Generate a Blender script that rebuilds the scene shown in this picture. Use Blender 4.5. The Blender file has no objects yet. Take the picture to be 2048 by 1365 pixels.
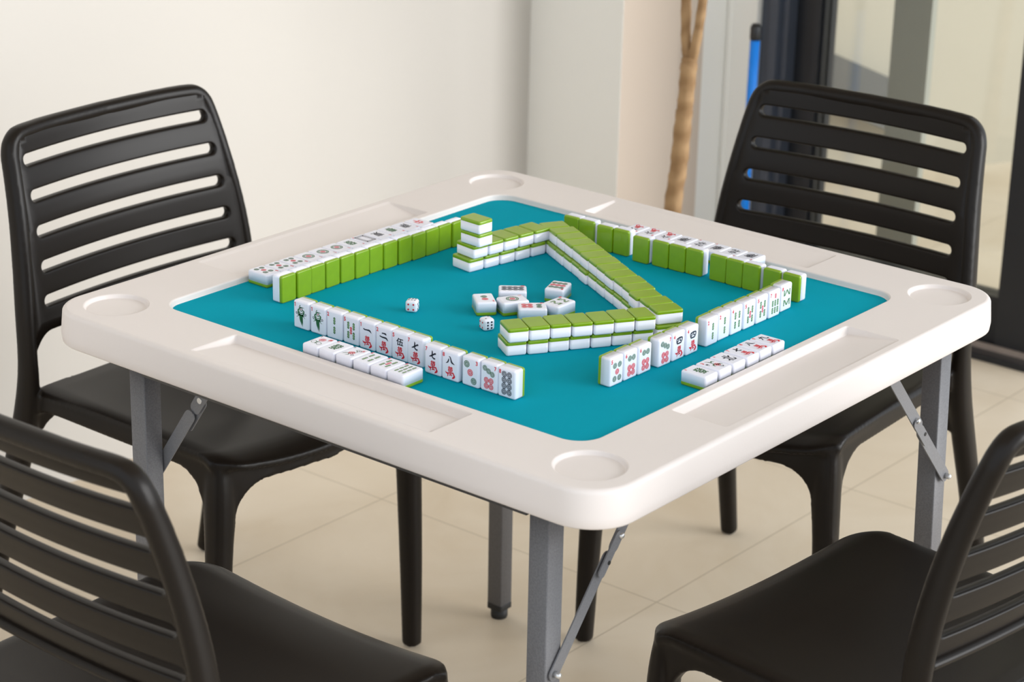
import bpy, bmesh, math, random
import numpy as np
from mathutils import Vector, Matrix, geometry
random.seed(7)
C = bpy.context.scene
COL = C.collection
PI = math.pi
R = math.radians

# ------------------------------------------------------------------ camera
TOP = 0.715                      # height of the table top above the floor
cd = bpy.data.cameras.new('camera'); cam = bpy.data.objects.new('camera', cd); COL.objects.link(cam)
cam.location = (-2.1602, -1.6978, TOP + 0.9667)
cam.rotation_euler = (R(69.5538), R(-1.2828), R(-50.7608))
cd.sensor_width = 36.0
cd.lens = 4574.16 / 2048 * 36.0
cd.clip_start = 0.05
cd.dof.use_dof = True; cd.dof.focus_distance = 2.80; cd.dof.aperture_fstop = 7.5
C.camera = cam

# ------------------------------------------------------------------ light
w = bpy.data.worlds.new('daylight'); C.world = w; w.use_nodes = True
bg = w.node_tree.nodes['Background']
bg.inputs['Color'].default_value = (0.86, 0.93, 1.0, 1); bg.inputs['Strength'].default_value = 1.55
sd = bpy.data.lights.new('sun', 'SUN'); sun = bpy.data.objects.new('sun', sd); COL.objects.link(sun)
sd.energy = 2.75; sd.angle = R(38); sd.color = (1.0, 0.995, 0.985)
sun.rotation_euler = Vector((0.40, -0.90, 0.20)).to_track_quat('Z', 'Y').to_euler()
C.view_settings.view_transform = 'Standard'; C.view_settings.look = 'None'
C.view_settings.gamma = 1.0; C.view_settings.use_curve_mapping = False
C.view_settings.exposure = 0.0

# ------------------------------------------------------------------ materials
def lin(r, g, b):
    f = lambda c: (c/255)/12.92 if c/255 <= 0.04045 else ((c/255+0.055)/1.055)**2.4
    return (f(r), f(g), f(b), 1)
def mat(name, rgb, rough=0.5, metal=0.0, spec=0.5, noise=None, bump=None, coat=0.0, cs=0.08, sheen=None):
    """noise=(scale, amount) varies colour a little; bump=(scale, strength, distance)"""
    m = bpy.data.materials.new(name); m.use_nodes = True
    nt = m.node_tree; b = nt.nodes['Principled BSDF']
    col = lin(*rgb)
    b.inputs['Base Color'].default_value = col
    b.inputs['Roughness'].default_value = rough; b.inputs['Metallic'].default_value = metal
    b.inputs['Specular IOR Level'].default_value = spec
    b.inputs['Coat Weight'].default_value = coat; b.inputs['Coat Roughness'].default_value = cs
    if sheen:
        b.inputs['Sheen Weight'].default_value = sheen[0]; b.inputs['Sheen Roughness'].default_value = sheen[1]; b.inputs['Sheen Tint'].default_value = lin(*sheen[2])
    tc = nt.nodes.new('ShaderNodeTexCoord')
    if noise:
        n = nt.nodes.new('ShaderNodeTexNoise'); n.inputs['Scale'].default_value = noise[0]; n.inputs['Detail'].default_value = 5
        nt.links.new(tc.outputs['Object'], n.inputs['Vector'])
        r = nt.nodes.new('ShaderNodeValToRGB')
        r.color_ramp.elements[0].position = 0.3; r.color_ramp.elements[1].position = 0.7
        r.color_ramp.elements[0].color = tuple(c*(1-noise[1]) for c in col[:3])+(1,)
        r.color_ramp.elements[1].color = tuple(min(1, c*(1+noise[1])) for c in col[:3])+(1,)
        nt.links.new(n.outputs['Fac'], r.inputs['Fac']); nt.links.new(r.outputs['Color'], b.inputs['Base Color'])
    if bump:
        n = nt.nodes.new('ShaderNodeTexNoise'); n.inputs['Scale'].default_value = bump[0]; n.inputs['Detail'].default_value = 3
        nt.links.new(tc.outputs['Object'], n.inputs['Vector'])
        bp = nt.nodes.new('ShaderNodeBump'); bp.inputs['Strength'].default_value = bump[1]; bp.inputs['Distance'].default_value = bump[2]
        nt.links.new(n.outputs['Fac'], bp.inputs['Height']); nt.links.new(bp.outputs['Normal'], b.inputs['Normal'])
    return m

M = {}
M['plastic'] = mat('white_moulded_plastic', (219, 211, 207), 0.42, noise=(3, 0.015), bump=(350, 0.12, 0.0006))
M['felt'] = mat('teal_playing_mat', (0, 147, 168), 0.85, spec=0.06, noise=(6, 0.06), bump=(1500, 0.25, 0.0004))
M['tile'] = mat('white_tile_resin', (230, 231, 243), 0.22, coat=0.25, noise=(12, 0.01))
M['green'] = mat('lime_green_tile_resin', (122, 158, 2), 0.3, coat=0.4, noise=(60, 0.05), sheen=(0.9, 0.2, (255, 185, 135)))
M['chair'] = mat('dark_brown_chair_plastic', (21, 16, 12), 0.33, spec=0.20, noise=(9, 0.08), bump=(900, 0.10, 0.0004))
M['steel'] = mat('grey_hammered_powder_coat', (98, 97, 99), 0.45, metal=0.0, noise=(420, 0.16), bump=(420, 0.5, 0.0006))
M['brace'] = mat('grey_painted_steel', (112, 112, 115), 0.40, metal=0.0, noise=(500, 0.10), bump=(500, 0.3, 0.0004))
M['rivet'] = mat('bright_rivet_metal', (205, 205, 205), 0.28, metal=0.8, noise=(50, 0.03))
M['rubber'] = mat('black_rubber', (22, 21, 20), 0.6, noise=(30, 0.1))
M['rail'] = mat('dark_grey_rail_steel', (74, 72, 71), 0.5, metal=0.2, noise=(300, 0.08))
M['wall'] = mat('cream_wall_paint', (198, 193, 186), 0.75, spec=0.3, noise=(1.2, 0.012), bump=(60, 0.08, 0.001))
M['wallr'] = mat('warm_beige_wall_paint', (208, 192, 176), 0.75, spec=0.3, noise=(1.5, 0.012), bump=(60, 0.08, 0.001))
M['panel'] = mat('white_panel_and_lit_pier_paint', (240, 238, 232), 0.5, noise=(1.5, 0.01))
M['unseen_ceiling'] = mat('ceiling_paint', (235, 226, 214), 0.8, noise=(1, 0.01))
M['frame'] = mat('anthracite_aluminium', (74, 80, 92), 0.35, metal=0.3, noise=(20, 0.05))
M['frame_b'] = mat('dark_anthracite_aluminium', (38, 40, 45), 0.35, metal=0.3, noise=(20, 0.05))
M['sill'] = mat('brushed_sill_aluminium', (190, 175, 165), 0.35, metal=0.5, noise=(40, 0.05))
M['out'] = mat('cream_outdoor_wall', (186, 179, 163), 0.8, noise=(2, 0.03), bump=(40, 0.1, 0.002))
M['outgrey'] = mat('grey_outdoor_render', (148, 149, 140), 0.7, noise=(5, 0.05))
M['band'] = mat('dark_grey_shadow_band', (88, 89, 88), 0.6, noise=(5, 0.05))
M['blue'] = mat('bright_blue_plastic', (0, 132, 238), 0.35, noise=(20, 0.04))
M['black'] = mat('black_plastic', (28, 28, 30), 0.35, noise=(20, 0.05))
M['terracotta'] = mat('grey_plant_pot_clay', (120, 112, 104), 0.7, noise=(14, 0.1))
M['soil'] = mat('dark_potting_soil', (52, 38, 28), 0.95, noise=(60, 0.4), bump=(80, 0.8, 0.01))
M['leaf'] = mat('green_leaf', (92, 122, 44), 0.45, noise=(30, 0.15))
M['i_red'] = mat('red_engraving_paint', (214, 26, 44), 0.4, noise=(200, 0.04))
M['i_green'] = mat('green_engraving_paint', (38, 96, 52), 0.4, noise=(200, 0.06))
M['i_lime'] = mat('light_green_engraving_paint', (140, 168, 122), 0.4, noise=(200, 0.06))
M['i_black'] = mat('blue_black_engraving_paint', (28, 32, 48), 0.4, noise=(200, 0.06))

def bark_material():
    m = mat('brown_ringed_bark', (168, 122, 72), 0.8)
    nt = m.node_tree; b = nt.nodes['Principled BSDF']; tc = nt.nodes.new('ShaderNodeTexCoord')
    wv = nt.nodes.new('ShaderNodeTexWave'); wv.bands_direction = 'Z'; wv.inputs['Scale'].default_value = 6
    wv.inputs['Distortion'].default_value = 5; wv.inputs['Detail'].default_value = 4; wv.inputs['Detail Scale'].default_value = 3
    nt.links.new(tc.outputs['Object'], wv.inputs['Vector'])
    r = nt.nodes.new('ShaderNodeValToRGB'); r.color_ramp.elements[0].color = lin(142, 110, 74); r.color_ramp.elements[1].color = lin(166, 134, 96)
    nt.links.new(wv.outputs['Fac'], r.inputs['Fac']); nt.links.new(r.outputs['Color'], b.inputs['Base Color'])
    bp = nt.nodes.new('ShaderNodeBump'); bp.inputs['Strength'].default_value = 0.4; bp.inputs['Distance'].default_value = 0.003
    nt.links.new(wv.outputs['Fac'], bp.inputs['Height']); nt.links.new(bp.outputs['Normal'], b.inputs['Normal'])
    return m
M['bark'] = bark_material()

def floor_material():
    m = bpy.data.materials.new('beige_stone_floor_tiles'); m.use_nodes = True
    nt = m.node_tree; b = nt.nodes['Principled BSDF']; N = nt.nodes.new; L = nt.links.new
    tc = N('ShaderNodeTexCoord'); mp = N('ShaderNodeMapping'); mp.inputs['Location'].default_value = (-0.58, -0.19, 0)
    L(tc.outputs['Object'], mp.inputs['Vector'])
    br = N('ShaderNodeTexBrick'); br.offset = 0.0; br.inputs['Scale'].default_value = 1; br.inputs['Brick Width'].default_value = 0.6
    br.inputs['Row Height'].default_value = 0.6; br.inputs['Mortar Size'].default_value = 0.0016; br.inputs['Mortar Smooth'].default_value = 0.4
    br.inputs['Color1'].default_value = (1, 1, 1, 1); br.inputs['Color2'].default_value = (0.96, 0.955, 0.95, 1); br.inputs['Mortar'].default_value = (0.70, 0.68, 0.65, 1)
    L(mp.outputs['Vector'], br.inputs['Vector'])
    n = N('ShaderNodeTexNoise'); n.inputs['Scale'].default_value = 3.2; n.inputs['Detail'].default_value = 7; n.inputs['Distortion'].default_value = 0.8
    L(tc.outputs['Object'], n.inputs['Vector'])
    r = N('ShaderNodeValToRGB'); r.color_ramp.elements[0].position = 0.32; r.color_ramp.elements[1].position = 0.7
    r.color_ramp.elements[0].color = lin(212, 195, 170); r.color_ramp.elements[1].color = lin(228, 214, 193)
    L(n.outputs['Fac'], r.inputs['Fac'])
    mx = N('ShaderNodeMix'); mx.data_type = 'RGBA'; mx.blend_type = 'MULTIPLY'; mx.inputs[0].default_value = 1.0
    L(r.outputs['Color'], mx.inputs[6]); L(br.outputs['Color'], mx.inputs[7]); L(mx.outputs[2], b.inputs['Base Color'])
    b.inputs['Roughness'].default_value = 0.45
    bp = N('ShaderNodeBump'); bp.inputs['Strength'].default_value = 0.3; bp.inputs['Distance'].default_value = 0.0015; bp.invert = True
    L(br.outputs['Fac'], bp.inputs['Height']); L(bp.outputs['Normal'], b.inputs['Normal'])
    return m
M['floor'] = floor_material()

def glass_material():
    m = bpy.data.materials.new('clear_window_glass'); m.use_nodes = True
    nt = m.node_tree; nt.nodes.clear(); N = nt.nodes.new; L = nt.links.new
    o = N('ShaderNodeOutputMaterial'); t = N('ShaderNodeBsdfTransparent'); g = N('ShaderNodeBsdfGlossy'); g.inputs['Roughness'].default_value = 0.02
    t.inputs['Color'].default_value = (0.98, 0.985, 0.96, 1)
    f = N('ShaderNodeFresnel'); f.inputs['IOR'].default_value = 1.5; mx = N('ShaderNodeMixShader')
    L(f.outputs['Fac'], mx.inputs[0]); L(t.outputs[0], mx.inputs[1]); L(g.outputs[0], mx.inputs[2]); L(mx.outputs[0], o.inputs[0])
    return m
M['glass'] = glass_material()

# ------------------------------------------------------------------ helpers
class MB:
    """collects geometry with material slots and links it as ONE mesh object"""
    def __init__(s): s.v = []; s.f = []; s.m = []; s.s = []
    def add(s, verts, faces, mi=0, smooth=False):
        o = len(s.v); s.v += [tuple(p) for p in verts]
        for f in faces: s.f.append([i+o for i in f]); s.m.append(mi); s.s.append(smooth)
    def box(s, x0, x1, y0, y1, z0, z1, mi=0, mtx=None):
        p = [Vector(q) for q in ((x0,y0,z0),(x1,y0,z0),(x1,y1,z0),(x0,y1,z0),(x0,y0,z1),(x1,y0,z1),(x1,y1,z1),(x0,y1,z1))]
        if mtx: p = [mtx @ q for q in p]
        s.add(p, [(0,3,2,1),(4,5,6,7),(0,1,5,4),(1,2,6,5),(2,3,7,6),(3,0,4,7)], mi)
    def loft(s, loops, mi=0, smooth=True, cap0=False, cap1=False, closed=True):
        n = len(loops[0]); v = [p for l in loops for p in l]; f = []
        for k in range(len(loops)-1):
            for i in range(n if closed else n-1):
                j = (i+1) % n; f.append((k*n+i, k*n+j, (k+1)*n+j, (k+1)*n+i))
        o = len(s.v); s.add(v, f, mi, smooth)
        if cap0: s.f.append([o+i for i in range(n)][::-1]); s.m.append(mi); s.s.append(False)
        if cap1: s.f.append([o+(len(loops)-1)*n+i for i in range(n)]); s.m.append(mi); s.s.append(False)
    def mesh(s, name, mats):
        me = bpy.data.meshes.new(name); me.from_pydata(s.v, [], s.f)
        for m in mats: me.materials.append(m)
        me.polygons.foreach_set('material_index', s.m); me.polygons.foreach_set('use_smooth', s.s)
        me.validate(); me.update(); return me
    def build(s, name, mats, parent=None):
        if not isinstance(mats, (list, tuple)): mats = [mats]
        return link(name, s.mesh(name, mats), parent)
def link(name, me, parent=None):
    o = bpy.data.objects.new(name, me); COL.objects.link(o); o.parent = parent; return o
def tag(o, label=None, cat=None, group=None, kind=None):
    if label: o['label'] = label
    if cat: o['category'] = cat
    if group: o['group'] = group
    if kind: o['kind'] = kind
    return o
def empty(name, loc=(0,0,0), rz=0):
    o = bpy.data.objects.new(name, None); COL.objects.link(o); o.location = loc; o.rotation_euler = (0,0,rz); o.empty_display_size = 0.02; return o
def rrect(hx, hy, r, n=6, cx=0, cy=0):
    pts = []
    for sx, sy, a0 in ((1,1,0),(-1,1,90),(-1,-1,180),(1,-1,270)):
        for k in range(n+1):
            a = R(a0+90*k/n); pts.append((cx+sx*(hx-r)+r*math.cos(a), cy+sy*(hy-r)+r*math.sin(a)))
    return pts
def bevel_box(mb, hx, hy, z0, z1, rc, rb0, rb1, mi=0, n=3, cx=0, cy=0, mtx=None):
    """rounded-corner box: corner radius rc, bottom/top edge radius"""
    loops = []
    def loop(ins, z):
        l = [Vector((x, y, z)) for x, y in rrect(hx-ins, hy-ins, max(rc-ins, 0.0003), n, cx, cy)]
        return [mtx @ p for p in l] if mtx else l
    if rb0 > 0:
        for k in range(n+1): a = R(90*k/n); loops.append(loop(rb0*(1-math.sin(a)), z0+rb0*(1-math.cos(a))))
    else: loops.append(loop(0, z0))
    if rb1 > 0:
        for k in range(n+1): a = R(90*k/n); loops.append(loop(rb1*(1-math.cos(a)), z1-rb1*(1-math.sin(a))))
    else: loops.append(loop(0, z1))
    mb.loft(loops, mi, True, True, True)
def tube(mb, pts, radii, seg=16, mi=0, ref=(1,0,0), expo=2.0):
    """closed swept tube; radii = [(a along ref, b across)]"""
    loops = []; P = [Vector(p) for p in pts]; n = len(P)
    for i, p in enumerate(P):
        t = (P[min(i+1, n-1)]-P[max(i-1, 0)]).normalized()
        u = Vector(ref); u = (u - t*u.dot(t)).normalized(); v = t.cross(u)
        a, b = radii[i] if isinstance(radii[i], tuple) else (radii[i], radii[i]); l = []
        for k in range(seg):
            c, s_ = math.cos(2*PI*k/seg), math.sin(2*PI*k/seg)
            l.append(p + u*a*math.copysign(abs(c)**(2/expo), c) + v*b*math.copysign(abs(s_)**(2/expo), s_))
        loops.append(l)
    mb.loft(loops, mi, True, True, True)
def spline(pts, n):
    """Catmull-Rom through rows of numbers"""
    P = np.array(pts, float); out = []
    for i in range(len(P)-1):
        p0, p1, p2, p3 = P[max(i-1,0)], P[i], P[i+1], P[min(i+2, len(P)-1)]
        for k in range(n):
            t = k/n; out.append(0.5*((2*p1)+(-p0+p2)*t+(2*p0-5*p1+4*p2-p3)*t*t+(-p0+3*p1-3*p2+p3)*t**3))
    out.append(P[-1]); return out
def structure(name, o): o.name = name; tag(o, kind='structure'); return o
def sbox(name, m, *a):
    b = MB(); b.box(*a); o = b.build(name, m); tag(o, kind='structure'); return o

# ------------------------------------------------------------------ room
sbox('floor', M['floor'], -4.5, 6.0, -4.5, 4.0, -0.1, 0.0)
sbox('unseen_ceiling', M['unseen_ceiling'], -1.9, 2.1, -1.6, 1.35, 2.75, 2.85)  # unseen partial slab, sized to hold back sky light from above
sbox('wall_left', M['wall'], -3.4, 1.65, 1.25, 1.40, 0, 2.75)
b = MB(); b.box(1.55, 1.842, 1.01, 1.25, 0, 2.75); b.box(1.65, 1.842, 1.25, 1.40, 0, 2.75)
tag(b.build('wall_back', M['wallr']), kind='structure')
b = MB(); b.box(1.5485, 1.55, 1.0105, 1.25, 0, 2.75)  # lighter skin: puts the brighter light on this pier face into colour
tag(b.build('pier_lit_face', M['panel']), kind='structure')
b = MB(); b.box(1.930, 1.95, 0.935, 1.06, 0, 2.75); b.box(1.842, 1.930, 1.012, 1.06, 0, 2.75); b.box(1.926, 1.930, 0.998, 1.005, 0, 2.75)
tag(b.build('trim_2', M['panel']), kind='structure')
# sliding glass door in the back-right wall (plane x = 2)
def door():
    f = MB(); f.box(1.95, 2.06, 0.868, 0.955, 0, 2.6); f.box(1.935, 1.95, 0.885, 0.905, 0, 2.6)
    f.box(1.95, 2.06, -0.45, 0.955, 2.6, 2.75)
    o = f.build('door_1', M['frame']); tag(o, kind='structure')
    s = MB(); s.box(1.985, 2.035, 0.800, 0.868, 0.02, 2.6); s.box(1.975, 1.985, 0.805, 0.820, 0.02, 2.6); s.box(1.985, 2.035, 0.33, 0.80, 0.02, 0.125); s.box(1.985, 2.035, 0.33, 0.80, 2.5, 2.6)
    s.box(1.975, 2.045, 0.20, 0.33, 0.02, 2.6)
    s.build('door_leaf_frame', M['frame_b'], o)
    s = MB(); s.box(2.005, 2.013, 0.33, 0.80, 0.125, 2.5); s.build('glass_pane', M['glass'], o)
    s = MB(); s.box(1.93, 2.08, -0.45, 0.87, 0, 0.012); s.build('door_track', M['frame_b'], o)
    s = MB(); s.box(1.968, 1.976, 0.20, 0.87, 0.012, 0.024); s.build('door_sill_strip', M['sill'], o)
door()
b = MB(); wd = Vector((0.866, -0.5, 0)); wn = Vector((-0.5, -0.866, 0)); w0 = Vector((3.2, 1.1, 0))
mw = Matrix(((wd.x, -wn.x, 0, w0.x), (wd.y, -wn.y, 0, w0.y), (0, 0, 1, 0), (0, 0, 0, 1)))
b.box(-2.0, 3.5, 0.0, 0.1, 0, 3.2, 0, mw); tag(b.build('wall_outdoor', M['out']), kind='structure')
sbox('trim_3', M['outgrey'], 2.25, 2.272, 0.690, 0.784, 0, 3.0)
b = MB(); p = []  # solid slanted slab built in place of a shadow seen behind the glass
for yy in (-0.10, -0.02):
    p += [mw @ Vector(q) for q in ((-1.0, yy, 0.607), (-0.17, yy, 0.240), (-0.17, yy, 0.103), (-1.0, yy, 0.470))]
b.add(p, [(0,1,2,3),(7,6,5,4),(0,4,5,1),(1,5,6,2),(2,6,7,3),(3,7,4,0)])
tag(b.build('outdoor_shadow_band', M['band']), 'slanted grey beam standing in for a shadow on the cream wall seen through the glass door', 'band')

# ------------------------------------------------------------------ table
def sq_loop(h, r, z, n=12): return [Vector((x, y, z)) for x, y in rrect(h, h, r, n)]
def cdt_fill(mb, loops, z, mi=0, extra=()):
    """flat polygon with holes: first loop is the outline"""
    vs = []; es = []; 
    for l in loops:
        o = len(vs); vs += [Vector((p[0], p[1])) for p in l]; es += [(o+i, o+(i+1) % len(l)) for i in range(len(l))]
    vs += [Vector(p) for p in extra]
    V, E_, F, *_ = geometry.delaunay_2d_cdt(vs, es, [], 0, 1e-7)
    def inside(p, l):
        c = False; n = len(l)
        for i in range(n):
            a, b_ = l[i], l[(i+1) % n]
            if (a[1] > p[1]) != (b_[1] > p[1]) and p[0] < (b_[0]-a[0])*(p[1]-a[1])/(b_[1]-a[1])+a[0]: c = not c
        return c
    fs = []
    for f in F:
        c = sum((V[i] for i in f), Vector((0,0)))/len(f)
        if inside(c, loops[0]) and not any(inside(c, h) for h in loops[1:]):
            fs.append(f)
    zf = z if callable(z) else (lambda x, y: z)
    out = []
    for f in fs:
        a, b_, c = V[f[0]], V[f[1]], V[f[2]]
        if (b_-a).cross(c-a) < 0: f = f[::-1]
        out.append(f)
    mb.add([(v.x, v.y, zf(v.x, v.y)) for v in V], out, mi, False)

FELT = TOP - 0.008
table = empty('folding_mahjong_table')
tag(table, 'square white moulded-plastic folding game table with teal centre and grey steel legs', 'table')
def make_top():
    mb = MB(); H = 0.4385; RC = 0.056; T = 0.046
    loops = []
    rb = 0.0062
    for k in range(7):      # top edge rounding, inside to outside
        a = R(90*k/6); ins = rb*(1-math.sin(a)); loops.append(sq_loop(H-0.002-ins, RC-ins, TOP-rb*(1-math.cos(a))))
    loops.append(sq_loop(H, RC+0.001, TOP-T+0.014)); rb2 = 0.005
    for k in range(1, 6): a = R(90*k/5); loops.append(sq_loop(H-0.001-rb2*(1-math.cos(a)), RC, TOP-T+rb2*(1-math.sin(a))))
    loops.append(sq_loop(H-0.022, RC-0.02, TOP-T)); loops.append(sq_loop(H-0.024, RC-0.02, TOP-T+0.02))
    mb.loft(loops[::-1], 0, True)
    mb.add([tuple(p) for p in loops[-1]], [list(range(len(loops[-1])))[::-1]])   # underside skin
    holes = []
    def recess(outline, depth, lip=0.0022, slope=0.0012, floor=True, fill=None):
        """outline(ins) -> 2-D loop; depth may be a function of x, y"""
        df = depth if callable(depth) else (lambda x, y: depth)
        L = []
        for k in range(5):
            a = R(90*k/4); ins = lip*math.sin(a); dz = lip*(1-math.cos(a))
            l = outline(ins); L.append([Vector((x, y, TOP-min(dz, df(x, y)*0.5))) for x, y in l])
        for fr in (0.55, 0.8, 0.93, 1.0):
            ins = lip+slope*fr+(0.0012 if fr == 1.0 else 0.0003 if fr > 0.9 else 0); l = outline(ins)
            L.append([Vector((x, y, TOP-(lip*0.5+(df(x, y)-lip*0.5)*fr if df(x, y) > lip else df(x, y)*(0.5+0.5*fr)))) for x, y in l])
        mb.loft(L, 0, True); holes.append([(p.x, p.y) for p in L[0]])
        if floor: cdt_fill(mb, [[(p.x, p.y) for p in L[-1]]], lambda x, y: TOP-df(x, y))
        return L[-1]
    recess(lambda i: rrect(0.3367-i, 0.3367-i, 0.034-i, 12), 0.0085)
    for sx in (-1, 1):
        for sy in (-1, 1):
            recess(lambda i, sx=sx, sy=sy: [(sx*0.3727+(0.0416-i)*math.cos(2*PI*k/56), sy*0.3727+(0.0416-i)*math.sin(2*PI*k/56)) for k in range(56)], 0.0052, slope=0.0012)
    for k in range(4):
        c, s = round(math.cos(PI/2*k)), round(math.sin(PI/2*k))
        # tray along the side at -y, rotated k quarter turns; deep next to the mat, flush outside
        def out(i, c=c, s=s): return [(x*c-y*s, x*s+y*c) for x, y in rrect(0.189-i, 0.0385-i, 0.005-i*0.6, 4, 0, -0.3835)]
        def dep(x, y, c=c, s=s):
            yy = -x*s+y*c; return 0.0010+0.0095*max(0, min(1, (yy+0.422)/0.077))
        recess(out, dep, lip=0.002, slope=0.0028)
    cdt_fill(mb, [[(p.x, p.y) for p in loops[0]]]+holes, TOP)
    # two small bumps of moulding flash by the front corner edges
    top = mb.build('tabletop', M['plastic'], table)
    mb = MB(); cdt_fill(mb, [[(x, y) for x, y in rrect(0.3335, 0.3335, 0.032, 12)]], FELT+0.0003)
    l0 = [Vector((x, y, FELT+0.0003)) for x, y in rrect(0.3335, 0.3335, 0.032, 12)]; l1 = [p-Vector((0,0,0.0007)) for p in l0]
    mb.loft([l1, l0], 0, False)
    mb.build('playing_mat', M['felt'], table)
make_top()
UZ = TOP-0.046
def leg(x, y, dx=0.0, dy=0.0):
    """square steel leg; dx, dy: how far the foot splays"""
    w_ = 0.0138; mb = MB(); z0 = 0.022
    loops = []
    for z in (z0, UZ+0.012):
        t = (UZ-z)/(UZ-z0); loops.append([Vector((px+x+dx*t, py+y+dy*t, z)) for px, py in rrect(w_, w_, 0.0018, 3)])
    mb.loft(loops, 0, True, True, True); o = mb.build('leg', M['steel'], table)
    mb = MB(); bevel_box(mb, w_+0.0006, w_+0.0006, 0.016, 0.026, 0.003, 0.001, 0.001, cx=x+dx, cy=y+dy)
    tube(mb, [(x+dx, y+dy, 0), (x+dx, y+dy, 0.003), (x+dx, y+dy, 0.018)], [0.0125, 0.0135, 0.0135], 20)
    mb.build('rubber_foot', M['rubber'], o)
def brace(pts, n, hinge_t=0.62, w_=0.0085):
    """folding flat-bar brace from pts[0] (on the leg) to pts[1] (table); n = outward normal"""
    a, b_ = Vector(pts[0]), Vector(pts[1]); d = (b_-a).normalized(); n = Vector(n); s = n.cross(d); th = 0.0018
    def bar(p, q, off, ww, side=0.0):
        mb = MB(); loops = []
        for m_ in (-th/2, th/2):
            l = []
            for k in range(9): an = R(-90+180*k/8); l.append(q + d*ww*math.cos(an) + s*(ww*math.sin(an)+side) + n*(off+m_))
            for k in range(9): an = R(90+180*k/8); l.append(p + d*ww*math.cos(an) + s*(ww*math.sin(an)+side) + n*(off+m_))
            loops.append(l)
        mb.loft(loops, 0, False, True, True); return mb
    h = a.lerp(b_, hinge_t); o = bar(a, h+d*0.006, 0.002, w_).build('folding_brace', M['brace'], table)
    bar(h+d*0.022, b_, 0.0045, w_).build('upper_brace_bar', M['brace'], o)
    mb = bar(h-d*0.012, h+d*0.034, 0.0072, w_*0.75, w_*0.45)
    mb.build('hinge_plate', M['brace'], o)
    for p in (a, h+d*0.036):
        mb = MB(); L = []
        for r_, z_ in ((0.0040, 0.003), (0.0038, 0.0062+0.003), (0.0028, 0.0078+0.003), (0.0010, 0.0086+0.003)):
            L.append([p + n*z_ + d*r_*math.cos(2*PI*k/16) + s*r_*math.sin(2*PI*k/16) for k in range(16)])
        mb.loft(L, 0, True, True, True); mb.build('rivet', M['rivet'], o)
    mb = MB(); L = []
    for z_ in (0.006, 0.0088): L.append([h + d*0.002 + n*z_ + d*0.0026*math.cos(2*PI*k/12) + s*0.0026*math.sin(2*PI*k/12) for k in range(12)])
    mb.loft(L, 0, True, True, True); mb.build('hinge_pin', M['rubber'], o)
LEGS = dict(F=(-0.370, -0.315), L=(-0.370, 0.3275), R=(0.376, -0.375), B=(0.367, 0.349))
leg(*LEGS['F'], 0.004, 0.0); leg(*LEGS['L'], 0, 0); leg(*LEGS['R'], 0.022, -0.014); leg(*LEGS['B'], 0.006, 0.0)
brace([(-0.370, -0.3295, 0.449), (-0.205, -0.3295, 0.612+0.04)], (0, -1, 0), 0.52)
brace([(0.386, -0.3965, 0.462), (0.205, -0.3965, 0.662)], (0, -1, 0), 0.42)
brace([(-0.3555, 0.325, 0.500), (-0.3555, 0.225, 0.648)], (1, 0, 0), 0.56)
brace([(0.367, 0.3635, 0.50), (0.20, 0.3635, 0.66)], (0, 1, 0), 0.5)
mb = MB(); mb.box(-0.388, -0.364, -0.3005, 0.313, UZ-0.030, UZ-0.001); mb.build('support_rail', M['rail'], table)
mb = MB(); mb.box(0.364, 0.392, -0.355, 0.335, UZ-0.030, UZ-0.001); mb.build('support_rail', M['rail'], table)
mb = MB(); mb.box(-0.45+0.09, 0.36, 0.335, 0.355, UZ-0.020, UZ-0.001); mb.build('support_rail', M['rail'], table)

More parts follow.
